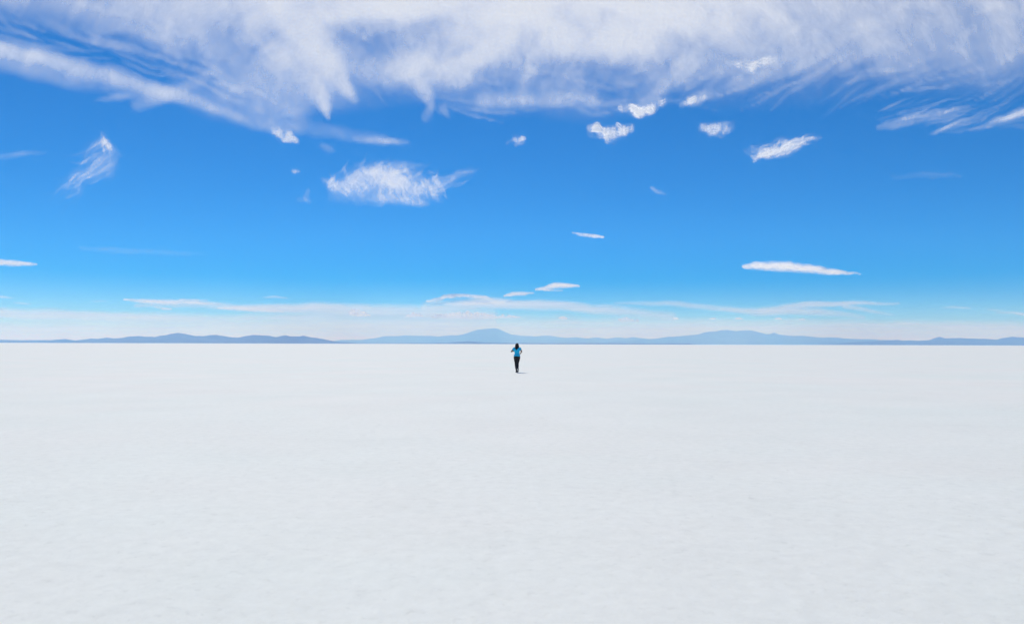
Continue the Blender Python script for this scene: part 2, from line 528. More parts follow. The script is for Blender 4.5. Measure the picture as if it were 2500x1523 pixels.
VEIL_F = (fibres(90, 1, lambda r: (r.uniform(-200, 2700), r.uniform(-80, 110)), radial, (100, 220), (7, 20), (.05, .18), .3)
          + fibres(40, 2, lambda r: (r.uniform(580, 880), r.uniform(-10, 170)), radial, (60, 130), (5, 13), (.08, .22), .5)
          + fibres(40, 3, lambda r: (r.uniform(1000, 1750), r.uniform(120, 215)), radial, (40, 80), (6, 12), (.05, .12), .6)
          + fibres(26, 6, lambda r: (r.uniform(1000, 1600), r.uniform(150, 260)), lambda x, y: .05, (80, 200), (4, 10), (.08, .2), .4)
          + fibres(40, 4, lambda r: (lambda x: (x, 60 + max(0, x) * .2 + r.uniform(-25, 50)))(r.uniform(-150, 560)), lambda x, y: .3, (90, 220), (4, 12), (.08, .2), .2)
          + fibres(40, 5, lambda r: (r.uniform(1700, 2600), r.uniform(120, 215)), radial, (120, 240), (4, 11), (.08, .2), .2))
_vf = veil_field


def veil_field(gx, gy):
    return 1 - (1 - _vf(gx, gy)) * (1 - stroke_field(gx, gy, VEIL_F))


VEIL = cloud_mat('cirrus_veil', [(.8, 1.3, .75, .85, 6), (.35, 2.2, .35, 1.5, 6), (.3, 5.5, .6, 1.3, 6)], K=1.4, warp=0.8, erode=.3, amax=.98, col=(.975, .97, .95))
o = cloud_sheet('clouds', veil_field, -350, 2850, -230, 390, 6, 8000.0, VEIL, 90.0, veil_fibre, warp=(22, 150))
tag(o, 'broad torn veil of thin white cirrus across the top of the sky', kind='stuff')

# --- thin bands above the horizon
def bands_field(gx, gy):
    return stroke_field(gx, gy, [
        [(-300, 770, 24, 0.70), (0, 766, 18, 0.72), (100, 768, 20, 0.70), (240, 775, 18, 0.58), (380, 778, 18, 0.64), (560, 785, 20, 0.58), (800, 780, 26, 0.58), (1100, 790, 30, 0.58), (1500, 795, 26, 0.52), (1800, 798, 24, 0.46), (2200, 800, 22, 0.46), (2800, 805, 24, 0.44)],
        [(330, 745, 6, 0.35), (500, 748, 9, 0.46), (620, 752, 13, 0.64), (760, 752, 17, 0.72), (900, 756, 18, 0.70), (1040, 764, 20, 0.64), (1200, 772, 24, 0.58)],
        [(1040, 752, 18, 0.46), (1180, 740, 17, 0.70), (1300, 745, 17, 0.64), (1420, 750, 16, 0.58), (1520, 760, 16, 0.46), (1640, 775, 16, 0.35)],
        [(1500, 740, 5, 0.17), (1640, 742, 9, 0.41), (1740, 752, 10, 0.46), (1860, 760, 12, 0.52), (2000, 762, 12, 0.46), (2110, 775, 7, 0.23)],
        [(1860, 755, 10, 0.41), (1980, 745, 11, 0.64), (2080, 740, 8, 0.58), (2195, 741, 4, 0.23)],
        [(2060, 748, 9, 0.41), (2120, 758, 7, 0.35), (2180, 768, 5, 0.12)],
        [(-200, 800, 18, 0.52), (200, 800, 20, 0.46), (500, 805, 20, 0.46), (900, 805, 24, 0.52), (1300, 815, 20, 0.46), (1900, 812, 20, 0.41), (2700, 820, 20, 0.41)],
        [(50, 822, 3, 0.23), (130, 821, 6, 0.46), (190, 820, 8, 0.58), (260, 824, 5, 0.35)],
        [(2090, 792, 3, 0.23), (2200, 790, 3, 0.35), (2330, 799, 3, 0.35), (2480, 797, 3, 0.23)],
        [(2300, 751, 2, .2), (2330, 750, 4, .45), (2370, 752, 3, .25)], [(2430, 763, 3, .2), (2480, 764, 5, .55), (2560, 764, 5, .5)],
        [(2410, 757, 2, .2), (2432, 758, 3, .3), (2450, 759, 2, .2)], [(-20, 725, 3, .4), (10, 726, 3.5, .45), (32, 727, 2, .2)],
        [(35, 738, 2, .2), (55, 739, 3, .4), (72, 740, 2, .2)], [(222, 734, 2, .2), (240, 733, 3, .35), (262, 733, 2, .2)],
        [(642, 724, 2, .25), (668, 724, 3.5, .5), (702, 726, 2.5, .3)],
    ])


BAND = cloud_mat('low_bands', [(.6, .8, .25, 3.0, 5), (.5, 1.6, .3, 6.0, 5)], K=1.5, warp=0.1)
o = cloud_sheet('clouds', bands_field, -300, 2800, 715, 832, 6, 1900.0, BAND, 40.0, straight, warp=(5, 60), ystep=1.5)
tag(o, 'long pale bands of layered cloud lying low over the mountains', kind='stuff')

# --- clouds that stand alone
PUFF = cloud_mat('puff_cloud', [(1.1, 3.6, 1, 1.25, 8)], K=4.4, warp=0.2, wscale=4, erode=2.4)
FEATHER = cloud_mat('feather_cloud', [(.7, 2.2, 1.3, .6, 6), (.6, 4.5, 1.6, .5, 6), (.3, 12, 1, 1, 4)], K=2.3, warp=0.6, wscale=1.6, erode=1.3)
WISP = cloud_mat('wisp_cloud', [(.6, 2.0, .35, 2.2, 6), (.6, 5.0, .3, 2.4, 6), (.2, 12, 1, 1, 4)], K=2.6, warp=0.3, wscale=2.0, erode=1.2)
LENS = cloud_mat('lens_cloud', [(.5, 4.0, .6, 2.5, 6), (.5, 9.0, .8, 2.5, 5)], K=2.6, warp=0.08, wscale=3.0, amax=.985, erode=.4)

STREAK = cloud_mat('streak_cloud', [(.6, 4.0, .4, 2.2, 6), (.6, 10.0, .6, 2.2, 5)], K=3.6, warp=0.12, wscale=3.0, erode=1.8)

SOFT = {PUFF: 1.45, FEATHER: 1.2, WISP: 1.35, STREAK: 1.35}
G1, G2, G3 = 'small white clouds drifting in the blue', 'lens clouds over the horizon', 'puffs of cloud above the mountains'


def lone(label, strokes, alt, mat, thick, fibre=straight, step=2.0, warp=(4, 25), group=None, ystep=None, extra=()):
    if mat in SOFT:
        strokes = [[(x, y, r * SOFT[mat], q) for x, y, r, q in st] for st in strokes]
        warp = (warp[0] * 1.5, warp[1])
    strokes = list(strokes) + list(extra)
    xs = [p[0] for s in strokes for p in s]; ys = [p[1] for s in strokes for p in s]; rs = max(p[2] for s in strokes for p in s)
    mg = rs + warp[0] + 4
    o = cloud_sheet('cloud', lambda gx, gy: stroke_field(gx, gy, strokes), min(xs) - mg, max(xs) + mg, min(ys) - mg, max(ys) + mg, step, alt, mat, thick, fibre, warp, ystep)
    return tag(o, label, 'cloud', group)


def in_fish(r):
    t = r.random()
    return 795 + 290 * t, np.interp(t, [0, .3, .6, 1], [452, 440, 445, 455]) + r.uniform(-1, 1) * np.interp(t, [0, .2, .6, 1], [8, 36, 44, 16])


lone('large feathery fish shaped cloud with a thin tail, left of centre', [
    [(790, 440, 8, .3), (810, 455, 16, .4), (860, 442, 36, .62), (910, 437, 46, .74), (965, 447, 50, .74), (1020, 462, 40, .66), (1060, 457, 26, .5), (1090, 442, 16, .4), (1130, 424, 10, .3), (1168, 413, 6, .15)],
    [(930, 415, 26, .4), (980, 405, 14, .4), (1030, 402, 7, .2)],
    [(820, 472, 22, .3), (900, 482, 24, .4), (980, 488, 16, .5), (1040, 497, 8, .3)],
    [(1050, 470, 18, .25), (1075, 490, 10, .15)]],
    7600, FEATHER, 80, slanted(-38), group=G1, extra=
    fibres(75, 11, in_fish, lambda x, y: -.85 + (x - 930) * .001, (18, 46), (2.5, 6), (.15, .4), .9)
    + fibres(40, 12, in_fish, lambda x, y: .9, (15, 40), (2.5, 5), (.15, .4), -.8)
    + fibres(18, 14, lambda r: (r.uniform(850, 960), 432 - r.random() * 12), lambda x, y: -.3, (40, 90), (3, 6), (.2, .4), .1)
    + fibres(14, 13, lambda r: (r.uniform(1040, 1110), r.uniform(425, 470)), lambda x, y: -.38, (40, 80), (2.5, 5), (.15, .35), .2))
lone('compact ragged white puff, below the veil right of centre', [
    [(1442, 316, 12, .8), (1468, 322, 18, 1), (1495, 328, 19, 1), (1518, 320, 15, .85), (1540, 312, 10, .5)],
    [(1480, 338, 10, .8)]], 7000, PUFF, 110, group=G1, warp=(6, 18))
lone('tiny torn white puff alone in clear blue, just right of centre', [
    [(1242, 348, 7, .45), (1256, 337, 11, .7), (1274, 342, 11, .75), (1262, 350, 7, .4)]], 7000, PUFF, 70, group=G1, warp=(6, 16))
lone('soft oval puff between the ragged puff and the slanting streak', [
    [(1716, 312, 10, .7), (1740, 318, 17, .9), (1768, 314, 15, .7), (1790, 306, 9, .3)]], 7000, PUFF, 80, group=G1, warp=(5, 20))
lone('bright slanting streak of cloud, thick and solid, at the right', [
    [(1838, 386, 7, .8), (1872, 381, 11, .92), (1915, 368, 16, .85), (1950, 352, 14, .7), (1985, 340, 8, .5), (2004, 334, 5, .3)],
    [(1825, 370, 10, .3), (1870, 366, 14, .5), (1920, 350, 14, .6)]], 7000, STREAK, 40, slanted(-20), group=G1, warp=(5, 20), extra=
    fibres(40, 41, lambda r: (lambda t: (1840 + 110 * t, 384 - 34 * t + r.gauss(0, 6)))(r.random()), lambda x, y: -.42, (30, 70), (2, 5), (.15, .45), .2))
lone('hook shaped cloud curling out of the veil', [
    [(1516, 270, 8, .8), (1536, 262, 13, .9), (1558, 274, 13, 1), (1590, 268, 14, .95), (1612, 252, 14, .85), (1632, 242, 9, .5)]], 7300, PUFF, 100, group=G1, warp=(4, 18))
lone('short soft dash of cloud just right of the hook shaped cloud', [
    [(1664, 256, 7, .7), (1684, 250, 11, .9), (1704, 245, 10, .75), (1724, 239, 6, .4)]], 7300, PUFF, 80, group=G1, warp=(3, 18))
lone('wedge shaped white cloud set in the veil, upper right', [
    [(1790, 156, 8, .4), (1815, 160, 14, .75), (1842, 160, 18, .95), (1870, 152, 13, .75), (1912, 146, 8, .4)], [(1840, 172, 10, .6)]], 7400, PUFF, 100, group=G1, warp=(4, 24))
lone('small slanting white tuft under the left end of the veil', [
    [(668, 312, 12, .5), (682, 328, 15, .75), (705, 334, 14, .9), (722, 346, 8, .7)], [(700, 302, 10, .3), (728, 315, 8, .35)]], 7200, PUFF, 80, group=G1, warp=(5, 18))
def in_wing(r):
    t = r.random()
    return np.interp(t, [0, .35, .6, 1], [252, 268, 235, 165]) + r.gauss(0, 12), np.interp(t, [0, .35, .6, 1], [335, 385, 415, 450]) + r.gauss(0, 9)



lone('curved thin wisp like a bird wing, alone at the left', [
    [(252, 330, 6, .15), (258, 350, 12, .28), (270, 378, 22, .36), (258, 402, 30, .36), (215, 422, 26, .3), (180, 440, 20, .25), (158, 450, 12, .15)],
    [(190, 465, 14, .12), (170, 475, 10, .08)]], 7400, WISP, 60, slanted(-35), group=G1, warp=(6, 40), extra=
    fibres(60, 21, in_wing, lambda x, y: 2.55, (40, 100), (2.5, 6), (.08, .26), .3)
    + fibres(14, 22, lambda r: (r.gauss(252, 5), r.uniform(325, 345)), lambda x, y: 1.2, (40, 70), (2.5, 5), (.12, .3), .4))
lone('long thin slanting streak at the right, under the veil', [
    [(2145, 312, 8, .3), (2190, 303, 12, .42), (2240, 288, 13, .42), (2300, 276, 10, .3), (2360, 262, 7, .15)], [(2200, 285, 12, .15), (2260, 268, 12, .15)]], 7400, WISP, 60, slanted(-14), group=G1, warp=(4, 30), extra=
    fibres(34, 31, lambda r: (r.uniform(2140, 2290), 312 - r.random() * 50), lambda x, y: -.27, (60, 150), (2.5, 6), (.1, .3), .15))
lone('thin streak running off the right edge of the sky', [
    [(2275, 325, 5, .2), (2320, 312, 9, .3), (2360, 296, 10, .25), (2400, 290, 7, .1)], [(2372, 320, 6, .25), (2420, 302, 10, .38), (2470, 284, 13, .5), (2540, 262, 16, .5)]], 7400, WISP, 60, slanted(-18), group=G1, warp=(4, 30), extra=
    fibres(16, 32, lambda r: (r.uniform(2275, 2340), 325 - r.random() * 20), lambda x, y: -.33, (50, 100), (2.5, 5), (.1, .25), .1)
    + fibres(22, 33, lambda r: (r.uniform(2372, 2480), np.interp(r.random(), [0, 1], [318, 280])), lambda x, y: -.33, (60, 120), (2.5, 6), (.1, .3), .1))
lone('faint round smudge of cloud below the veil tip, left of centre', [
    [(785, 355, 10, .25), (800, 362, 13, .36), (812, 370, 7, .2)]], 7200, WISP, 50, group=G1)
lone('tiny white fleck, left of the fish shaped cloud', [
    [(714, 416, 5, .6), (722, 418, 7, .8), (730, 420, 4, .5)]], 7000, PUFF, 40, group=G1, step=1.2, warp=(2, 10))
lone('faint comma shaped fleck in clear blue, right of centre', [
    [(1590, 458, 4, .3), (1602, 464, 6, .4), (1625, 473, 4, .15)]], 7000, WISP, 40, group=G1, step=1.5)
lone('very faint dash of cloud in deep blue, far right', [
    [(2180, 434, 5, .14), (2250, 427, 8, .2), (2340, 428, 6, .14)]], 7000, WISP, 40, group=G1)

lone('faint thin streak in the left sky at the edge, lower than the bird wing wisp', [
    [(-120, 390, 8, .2), (0, 383, 9, .22), (60, 377, 8, .2), (115, 371, 5, .1)]], 7000, WISP, 30, slanted(-4), group=G1)
lone('faint long level streak in the pale lower left sky', [
    [(200, 606, 5, .12), (280, 611, 7, .22), (360, 613, 7, .2), (440, 617, 6, .14), (505, 619, 4, .06)]], 5000, WISP, 30, straight, group=G1)
lone('faint torn wisp hanging to the left of the fish shaped cloud', [
    [(752, 466, 6, .2), (746, 482, 8, .25), (758, 492, 6, .15)], [(728, 488, 5, .12), (745, 490, 6, .15)]], 7000, WISP, 30, slanted(60), group=G1)
lone('long white lens cloud sloping down to the right, at the right', [
    [(1815, 651, 6, .8), (1845, 649, 13, 1), (1900, 650, 15, 1), (1950, 653, 15, 1), (2000, 659, 13, 1), (2040, 664, 9, .95), (2072, 666, 5, .8), (2100, 669, 2.5, .5)]], 2500, LENS, 45, group=G2, warp=(2.5, 18), step=1.6, ystep=1)
lone('white lens cloud cut by the left edge of the view', [
    [(-120, 636, 14, 1), (-30, 639, 14, 1), (30, 643, 10, 1), (70, 645, 6, .9), (90, 646, 3, .5)]], 2500, LENS, 40, group=G2, warp=(2, 18), step=1.6, ystep=1)
lone('thin white sliver of cloud right of centre, topmost of the horizon clouds', [
    [(1398, 569, 2, .5), (1424, 573, 4.5, .8), (1452, 577, 5.5, .95), (1473, 579, 3, .6)], [(1410, 575, 2, .4), (1440, 578, 3, .4)]], 2600, LENS, 25, group=G2, warp=(1.5, 14), step=1.5, ystep=.8)
lone('stepped white lens cloud, upper of the pair above the runner', [
    [(1308, 707, 3.5, .7), (1330, 704, 7, .9), (1355, 697, 10, 1), (1385, 697, 8, 1), (1414, 698, 3.5, .7)], [(1330, 708, 4, .7), (1372, 709, 3, .5)]], 2250, LENS, 30, group=G2, warp=(1.5, 14), step=1.3, ystep=.8)
lone('short white lens cloud, lower of the pair above the runner', [
    [(1231, 723, 3, .7), (1250, 718, 7, 1), (1278, 716, 6, .95), (1302, 716, 3, .6)]], 2200, LENS, 25, group=G2, warp=(1.2, 12), step=1.3, ystep=.8)
lone('curled white lens cloud on top of the pale band, above the volcano', [
    [(1042, 735, 4, .7), (1075, 731, 7, .85), (1085, 724, 7, .95), (1130, 721, 7, .95), (1185, 726, 6, .8), (1205, 733, 4, .4)]], 2150, LENS, 27, group=G2, warp=(1.2, 14), step=1.4, ystep=.8)
lone('long flat white sliver above the left hills', [
    [(303, 732, 3, .7), (345, 735, 7, .9), (420, 737, 8, .95), (470, 738, 7, .8), (540, 742, 5, .5)], [(370, 742, 5, .7)], [(440, 731, 3, .6), (505, 733, 3, .5)], [(378, 750, 4, .5), (400, 753, 5, .6), (418, 755, 4, .4)]], 2150, LENS, 25, group=G2, warp=(1.5, 16), step=1.4, ystep=.8)
lone('flat white wedge of cloud at the left end of the pale middle band', [
    [(532, 752, 4, .6), (580, 752, 7, .8), (640, 757, 8, .75), (690, 760, 5, .4)]], 2100, LENS, 25, group=G2, warp=(1.5, 16), step=1.4, ystep=.8)

# --- heaped clouds: real lumps
m, nt, out = new_mat('heaped_cloud')
lw = nt.nodes.new('ShaderNodeLayerWeight'); lw.inputs['Blend'].default_value = 0.5
df = N(nt, 'ShaderNodeBsdfDiffuse'); df.inputs['Color'].default_value = (.96, .96, .96, 1)
tr = N(nt, 'ShaderNodeBsdfTranslucent'); tr.inputs['Color'].default_value = (.96, .96, .96, 1)
mx = nt.nodes.new('ShaderNodeMixShader'); mx.inputs[0].default_value = 0.85
nt.links.new(df.outputs[0], mx.inputs[1]); nt.links.new(tr.outputs[0], mx.inputs[2])
tp = nt.nodes.new('ShaderNodeBsdfTransparent')
m2 = nt.nodes.new('ShaderNodeMixShader')
nt.links.new(map_range(nt, lw.outputs['Facing'], 0.4, 0.98, 0.68, 0.04, True), m2.inputs[0])
nt.links.new(tp.outputs[0], m2.inputs[1]); nt.links.new(mx.outputs[0], m2.inputs[2])
nt.links.new(m2.outputs[0], out.inputs['Surface'])
HEAP = m


def merged(bm, voxel, smooth_it=2, disp=None):
    """one continuous surface grown over overlapping lumps"""
    me = bpy.data.meshes.new('tmp')
    bm.to_mesh(me); bm.free()
    o = bpy.data.objects.new('tmp', me)
    COL.objects.link(o)
    md = o.modifiers.new('r', 'REMESH'); md.mode = 'VOXEL'; md.voxel_size = voxel
    if smooth_it:
        ms = o.modifiers.new('s', 'SMOOTH'); ms.factor = 0.5; ms.iterations = smooth_it
    dg = bpy.context.evaluated_depsgraph_get()
    dg.update()
    res = bpy.data.meshes.new_from_object(o.evaluated_get(dg))
    bpy.data.objects.remove(o)
    bpy.data.meshes.remove(me)
    return res


def heap(label, x0, x1, ytop, ybase, profile, dist, seed):
    rnd = random.Random(seed)
    bm = bmesh.new()
    dist = max(37000.0, 1250.0 * F / (839.6 - ybase))
    s = dist / F
    cx = (x0 + x1) / 2
    for _ in range(10 + int((x1 - x0) / 5)):
        u = rnd.random()
        hgt = np.interp(u, np.linspace(0, 1, len(profile)), profile) * (ybase - ytop)
        r = max(1.2, hgt * rnd.uniform(.28, .5))
        zc = rnd.uniform(r * 0.5, max(r * 0.55, hgt - r))
        v = bmesh.ops.create_icosphere(bm, subdivisions=2, radius=r * s)['verts']
        bmesh.ops.scale(bm, vec=(rnd.uniform(1, 1.5), 1.2, 1), verts=v)
        bmesh.ops.translate(bm, vec=((x0 + u * (x1 - x0) - cx) * s, rnd.uniform(-.5, .5) * (x1 - x0) * s * 0.3, zc * s), verts=v)
    v = bmesh.ops.create_icosphere(bm, subdivisions=4, radius=1)['verts']         # the flat base they all stand on
    bmesh.ops.scale(bm, vec=((x1 - x0) * .52 * s, (x1 - x0) * .22 * s, 1.6 * s), verts=v)
    bmesh.ops.translate(bm, vec=(0, 0, 1.5 * s), verts=v)
    me = merged(bm, 0.7 * s, 1)
    for v in me.vertices:
        q = v.co / (3.0 * s)
        v.co += Vector(mnoise.noise_vector(q)) * 0.8 * s + Vector(mnoise.noise_vector(q * 2.7)) * 0.35 * s
    o = mesh_obj('cloud', me, [HEAP])
    d = bearing(cx, ybase)
    o.location = d * (dist / d.y) + Vector((0, 0, EYE))
    return tag(o, label, 'cloud', G3)


heap('longest heap of white cumulus, above the volcano left of the runner', 1052, 1270, 756, 776, [.25, .55, .5, .8, 1, .9, .75, .8, .5, .3, .55, .35, .2], 54000, 3)
heap('rounded cumulus puff with a blue shaded base, left of the volcano', 852, 905, 752, 771, [.3, .9, 1, .7, .4, .15], 54000, 5)
heap('pale low cumulus mound between the rounded puff and the longest heap', 986, 1036, 761, 774, [.2, .7, 1, .7, .2], 54000, 8)
heap('tiny cumulus puff right of the runner, left of the jagged mountain', 1364, 1384, 769, 779, [.4, 1, .6], 54000, 9)
heap('low broken cumulus scrap near the left foot of the jagged mountain', 1512, 1562, 770, 785, [.5, 1, .6, .8, .4], 54000, 12)
for k, (xx, yy, ww, lab) in enumerate([(1650, 777, 14, 'first'), (1741, 777, 16, 'second'), (1803, 777, 18, 'third'), (1900, 777, 20, 'fourth'), (1958, 779, 16, 'fifth')]):
    heap('tiny flat cumulus above the jagged mountain, %s of five from the left' % lab, xx - ww / 2, xx + ww / 2, yy - 3.5, yy + 2.5, [.4, 1, .8, .4], 54000, 20 + k)

# ------------------------------------------------------------------ the runner
def simple_mat(name, col, rough=0.8, var=0.15, scale=30.0, sheen=0.0, sss=0.0):
    m, nt, out = new_mat(name)
    tc = nt.nodes.new('ShaderNodeTexCoord')
    n = tex_noise(nt, tc.outputs['Object'], scale, 4, 0.6)
    mx = nt.nodes.new('ShaderNodeMix'); mx.data_type = 'RGBA'
    mx.inputs[6].default_value = (*[c * (1 - var) for c in col], 1)
    mx.inputs[7].default_value = (*[min(1, c * (1 + var)) for c in col], 1)
    nt.links.new(map_range(nt, n, .3, .7, 0, 1), mx.inputs[0])
    pb = N(nt, 'ShaderNodeBsdfPrincipled', Roughness=rough)
    nt.links.new(mx.outputs[2], pb.inputs['Base Color'])
    bp = N(nt, 'ShaderNodeBump', Strength=0.25, Distance=0.004)
    nt.links.new(n, bp.inputs['Height']); nt.links.new(bp.outputs[0], pb.inputs['Normal'])
    if sheen: pb.inputs['Sheen Weight'].default_value = sheen
    if sss:
        pb.inputs['Subsurface Weight'].default_value = sss
        pb.inputs['Subsurface Radius'].default_value = (0.012, 0.005, 0.003)
    nt.links.new(pb.outputs[0], out.inputs['Surface'])
    return m


SKIN = simple_mat('skin', (0.40, 0.23, 0.15), 0.55, 0.08, 20, sss=0.1)
EYEW = simple_mat('eye_white', (0.75, 0.73, 0.7), 0.3, 0.02)
IRIS = simple_mat('iris', (0.03, 0.015, 0.01), 0.2, 0.02)
LIP = simple_mat('lips', (0.32, 0.11, 0.09), 0.5, 0.05)
HAIR = simple_mat('hair', (0.011, 0.009, 0.008), 0.7, 0.3, 60)
TEE = simple_mat('turquoise_jersey', (0.012, 0.62, 0.92), 0.85, 0.06, 25, sheen=0.2)
TIGHT = simple_mat('black_stretch_fabric', (0.012, 0.012, 0.015), 0.8, 0.15, 40)
SHOE = simple_mat('dark_mesh_shoe', (0.035, 0.03, 0.03), 0.8, 0.2, 50)
SOLE = simple_mat('grey_rubber_sole', (0.16, 0.145, 0.14), 0.85, 0.15, 40)


def ell(bm, c, r, rot=None, sub=3):
    v = bmesh.ops.create_icosphere(bm, subdivisions=sub, radius=1.0)['verts']
    bmesh.ops.scale(bm, vec=r, verts=v)
    if rot is not None: bmesh.ops.rotate(bm, matrix=rot, verts=v)
    bmesh.ops.translate(bm, vec=c, verts=v)


def limb(bm, pts, seg=16, caps=True):
    """tapering tube through (x, y, z, rx[, ry]) - rx sideways, ry the other way"""
    P = [Vector(p[:3]) for p in pts]
    rings = []
    for k, p in enumerate(P):
        t = (P[min(k + 1, len(P) - 1)] - P[max(k - 1, 0)]).normalized()
        a = Vector((1, 0, 0)) - t * t.x
        if a.length < 0.25: a = Vector((0, 1, 0)) - t * t.y
        a.normalize()
        b = t.cross(a)
        rx = pts[k][3]; ry = pts[k][4] if len(pts[k]) > 4 else rx
        rings.append([bm.verts.new(p + a * rx * math.cos(q * 2 * math.pi / seg) + b * ry * math.sin(q * 2 * math.pi / seg)) for q in range(seg)])
    for r0, r1 in zip(rings[:-1], rings[1:]):
        for q in range(seg):
            bm.faces.new((r0[q], r0[(q + 1) % seg], r1[(q + 1) % seg], r1[q]))
    bm.faces.new(rings[0][::-1]); bm.faces.new(rings[-1])
    if caps:
        for k in (0, -1):
            r = pts[k][3]; ry = pts[k][4] if len(pts[k]) > 4 else r
            ell(bm, P[k], (r * .98, r * .98, min(r, ry) * .98), sub=2)


def curve_pts(ctrl, n):
    """Catmull-Rom through control points with radii"""
    out = []
    c = [ctrl[0]] + list(ctrl) + [ctrl[-1]]
    for k in range(1, len(c) - 2):
        for j in range(n):
            t = j / n
            out.append(tuple(0.5 * (2 * b + (cc - a) * t + (2 * a - 5 * b + 4 * cc - d) * t * t + (3 * b - a - 3 * cc + d) * t ** 3) for a, b, cc, d in zip(c[k - 1], c[k], c[k + 1], c[k + 2])))
    out.append(tuple(ctrl[-1]))
    return out


# joints, metres; the runner faces +Y, away from the camera
sh = {-1: (-.158, .045, 1.345), 1: (.158, .045, 1.345)}
el = {-1: (-.318, -.06, 1.165), 1: (.258, -.11, 1.165)}
wr = {-1: (-.215, .135, 1.185), 1: (.215, .085, 1.085)}
hip = {-1: (-.085, 0, .87), 1: (.085, 0, .87)}
kn = {-1: (-.062, .115, .475), 1: (.036, .05, .475)}
an = {-1: (-.026, .03, .085), 1: (.052, -.29, .225)}


def lerp(a, b, t): return tuple(x + (y - x) * t for x, y in zip(a, b))


TORSO = [(0, -.005, .80, .13, .10), (0, -.005, .87, .168, .122), (0, 0, .93, .160, .115), (0, .012, 1.0, .138, .098), (0, .02, 1.07, .124, .088), (0, .028, 1.15, .134, .096), (0, .036, 1.23, .150, .104), (0, .042, 1.30, .158, .098), (0, .046, 1.35, .145, .080), (0, .052, 1.385, .085, .062)]


def torso(bm, grow=0.0, z0=0, z1=9):
    limb(bm, [(x, y, z, rx + grow, ry + grow) for x, y, z, rx, ry in TORSO if z0 <= z <= z1], 32, caps=False)


def upper_arm(bm, s, a, b, grow=0.0):
    r = [.056, .052, .046, .040, .037]
    limb(bm, [(*lerp(sh[s], el[s], a + (b - a) * k / 4), np.interp(a + (b - a) * k / 4, [0, .25, .5, .8, 1], r) + grow) for k in range(5)])


def leg(bm, s, zend=0.0, grow=0.0):
    T = [(*lerp(hip[s], kn[s], t), r + grow) for t, r in ((0, .092), (.2, .092), (.4, .082), (.6, .072), (.8, .060), (1, .055))]
    S = [(*lerp(kn[s], an[s], t), r + grow) for t, r in ((.12, .054), (.25, .056), (.4, .053), (.6, .044), (.8, .035), (1 - zend, .031))]
    # the calf sits behind the shin
    kv = Vector(an[s]) - Vector(kn[s]); back = Vector((0, -1, 0)); back = (back - kv.normalized() * back.dot(kv.normalized())).normalized()
    S = [(*(Vector(p[:3]) + back * o), p[3]) for p, o in zip(S, (.004, .012, .014, .008, .002, 0))]
    limb(bm, T + S)


# --- body: one skin
bm = bmesh.new()
torso(bm)
limb(bm, [(0, .05, 1.36, .06, .056), (0, .062, 1.40, .052), (.002, .075, 1.45, .050)])
HC = Vector((.003, .100, 1.520))
ell(bm, HC + Vector((0, -.012, .012)), (.074, .092, .088), sub=4)          # skull
ell(bm, HC + Vector((0, .022, -.035)), (.060, .064, .070), sub=4)          # face
ell(bm, HC + Vector((0, .050, -.085)), (.030, .026, .024))                 # chin
limb(bm, [(*(HC + Vector((0, .082, .005))), .008), (*(HC + Vector((0, .095, -.018))), .010), (*(HC + Vector((0, .100, -.032))), .013)])   # nose
for s in (-1, 1):
    ell(bm, HC + Vector((s * .030, .070, .012)), (.014, .010, .009))       # eyeball under its lids
    ell(bm, HC + Vector((s * .030, .074, .028)), (.022, .010, .007))       # brow
    ell(bm, HC + Vector((s * .040, .058, -.030)), (.022, .02, .02))        # cheek
    ell(bm, HC + Vector((s * .074, -.005, -.010)), (.010, .020, .030))     # ear
ell(bm, HC + Vector((0, .083, -.058)), (.024, .009, .006))
ell(bm, HC + Vector((0, .080, -.068)), (.021, .010, .007))
for s in (-1, 1):
    upper_arm(bm, s, 0, 1)
    limb(bm, [(*lerp(el[s], wr[s], t), r) for t, r in ((0, .037), (.2, .040), (.45, .036), (.75, .028), (1, .024))])
    leg(bm, s)
    # bare foot inside the shoe
    # hand: palm, four curled fingers, thumb from the palm's side
    w0 = Vector(wr[s]); fa = (w0 - Vector(el[s])).normalized()
    side = Vector((0, 0, 1)); side = (side - fa * side.dot(fa)).normalized()   # thumb side up
    inn = fa.cross(side) * s                                              # palm faces the body
    if inn.x * s > 0: inn = -inn
    rot = Matrix((fa, side, inn)).transposed()
    pc = w0 + fa * .055
    ell(bm, pc, (.048, .040, .021), rot)
    ell(bm, pc + fa * .045 + inn * .022, (.022, .034, .020), rot)
    for q, (off, ln) in enumerate(((.027, .92), (.009, 1.0), (-.009, .95), (-.026, .78))):
        b0 = pc + fa * .036 + side * off
        p1 = b0 + (fa * .030 + inn * .012) * ln
        p2 = p1 + (fa * .004 + inn * .026) * ln
        p3 = p2 + (-fa * .018 + inn * .006) * ln
        limb(bm, [(*b0, .0092), (*p1, .0088), (*p2, .0080), (*p3, .0070)], 10)
    t0 = pc - fa * .012 + side * .030 + inn * .008
    t1 = t0 + fa * .022 + side * .018 + inn * .014
    t2 = t1 + fa * .026 + side * .000 + inn * .016
    limb(bm, [(*t0, .013), (*t1, .0105), (*t2, .0085)], 10)
me = merged(bm, 0.0055, 2)
person = mesh_obj('person', me, [SKIN, EYEW, IRIS, LIP, HAIR])
mi = []
for p in me.polygons:
    c = p.center - HC
    k = 0
    for s in (-1, 1):
        e = c - Vector((s * .030, .080, .012))
        if abs(e.x) < .0125 and abs(e.z) < .0055 and c.y > .05:
            k = 2 if abs(e.x) < .0055 else 1
        b = c - Vector((s * .031, .08, .031))
        if abs(b.x) < .019 and abs(b.z) < .0035 and c.y > .05: k = 4
    if abs(c.x) < .024 and -.075 < c.z < -.052 and c.y > .07: k = 3
    mi.append(k)
me.polygons.foreach_set('material_index', mi)

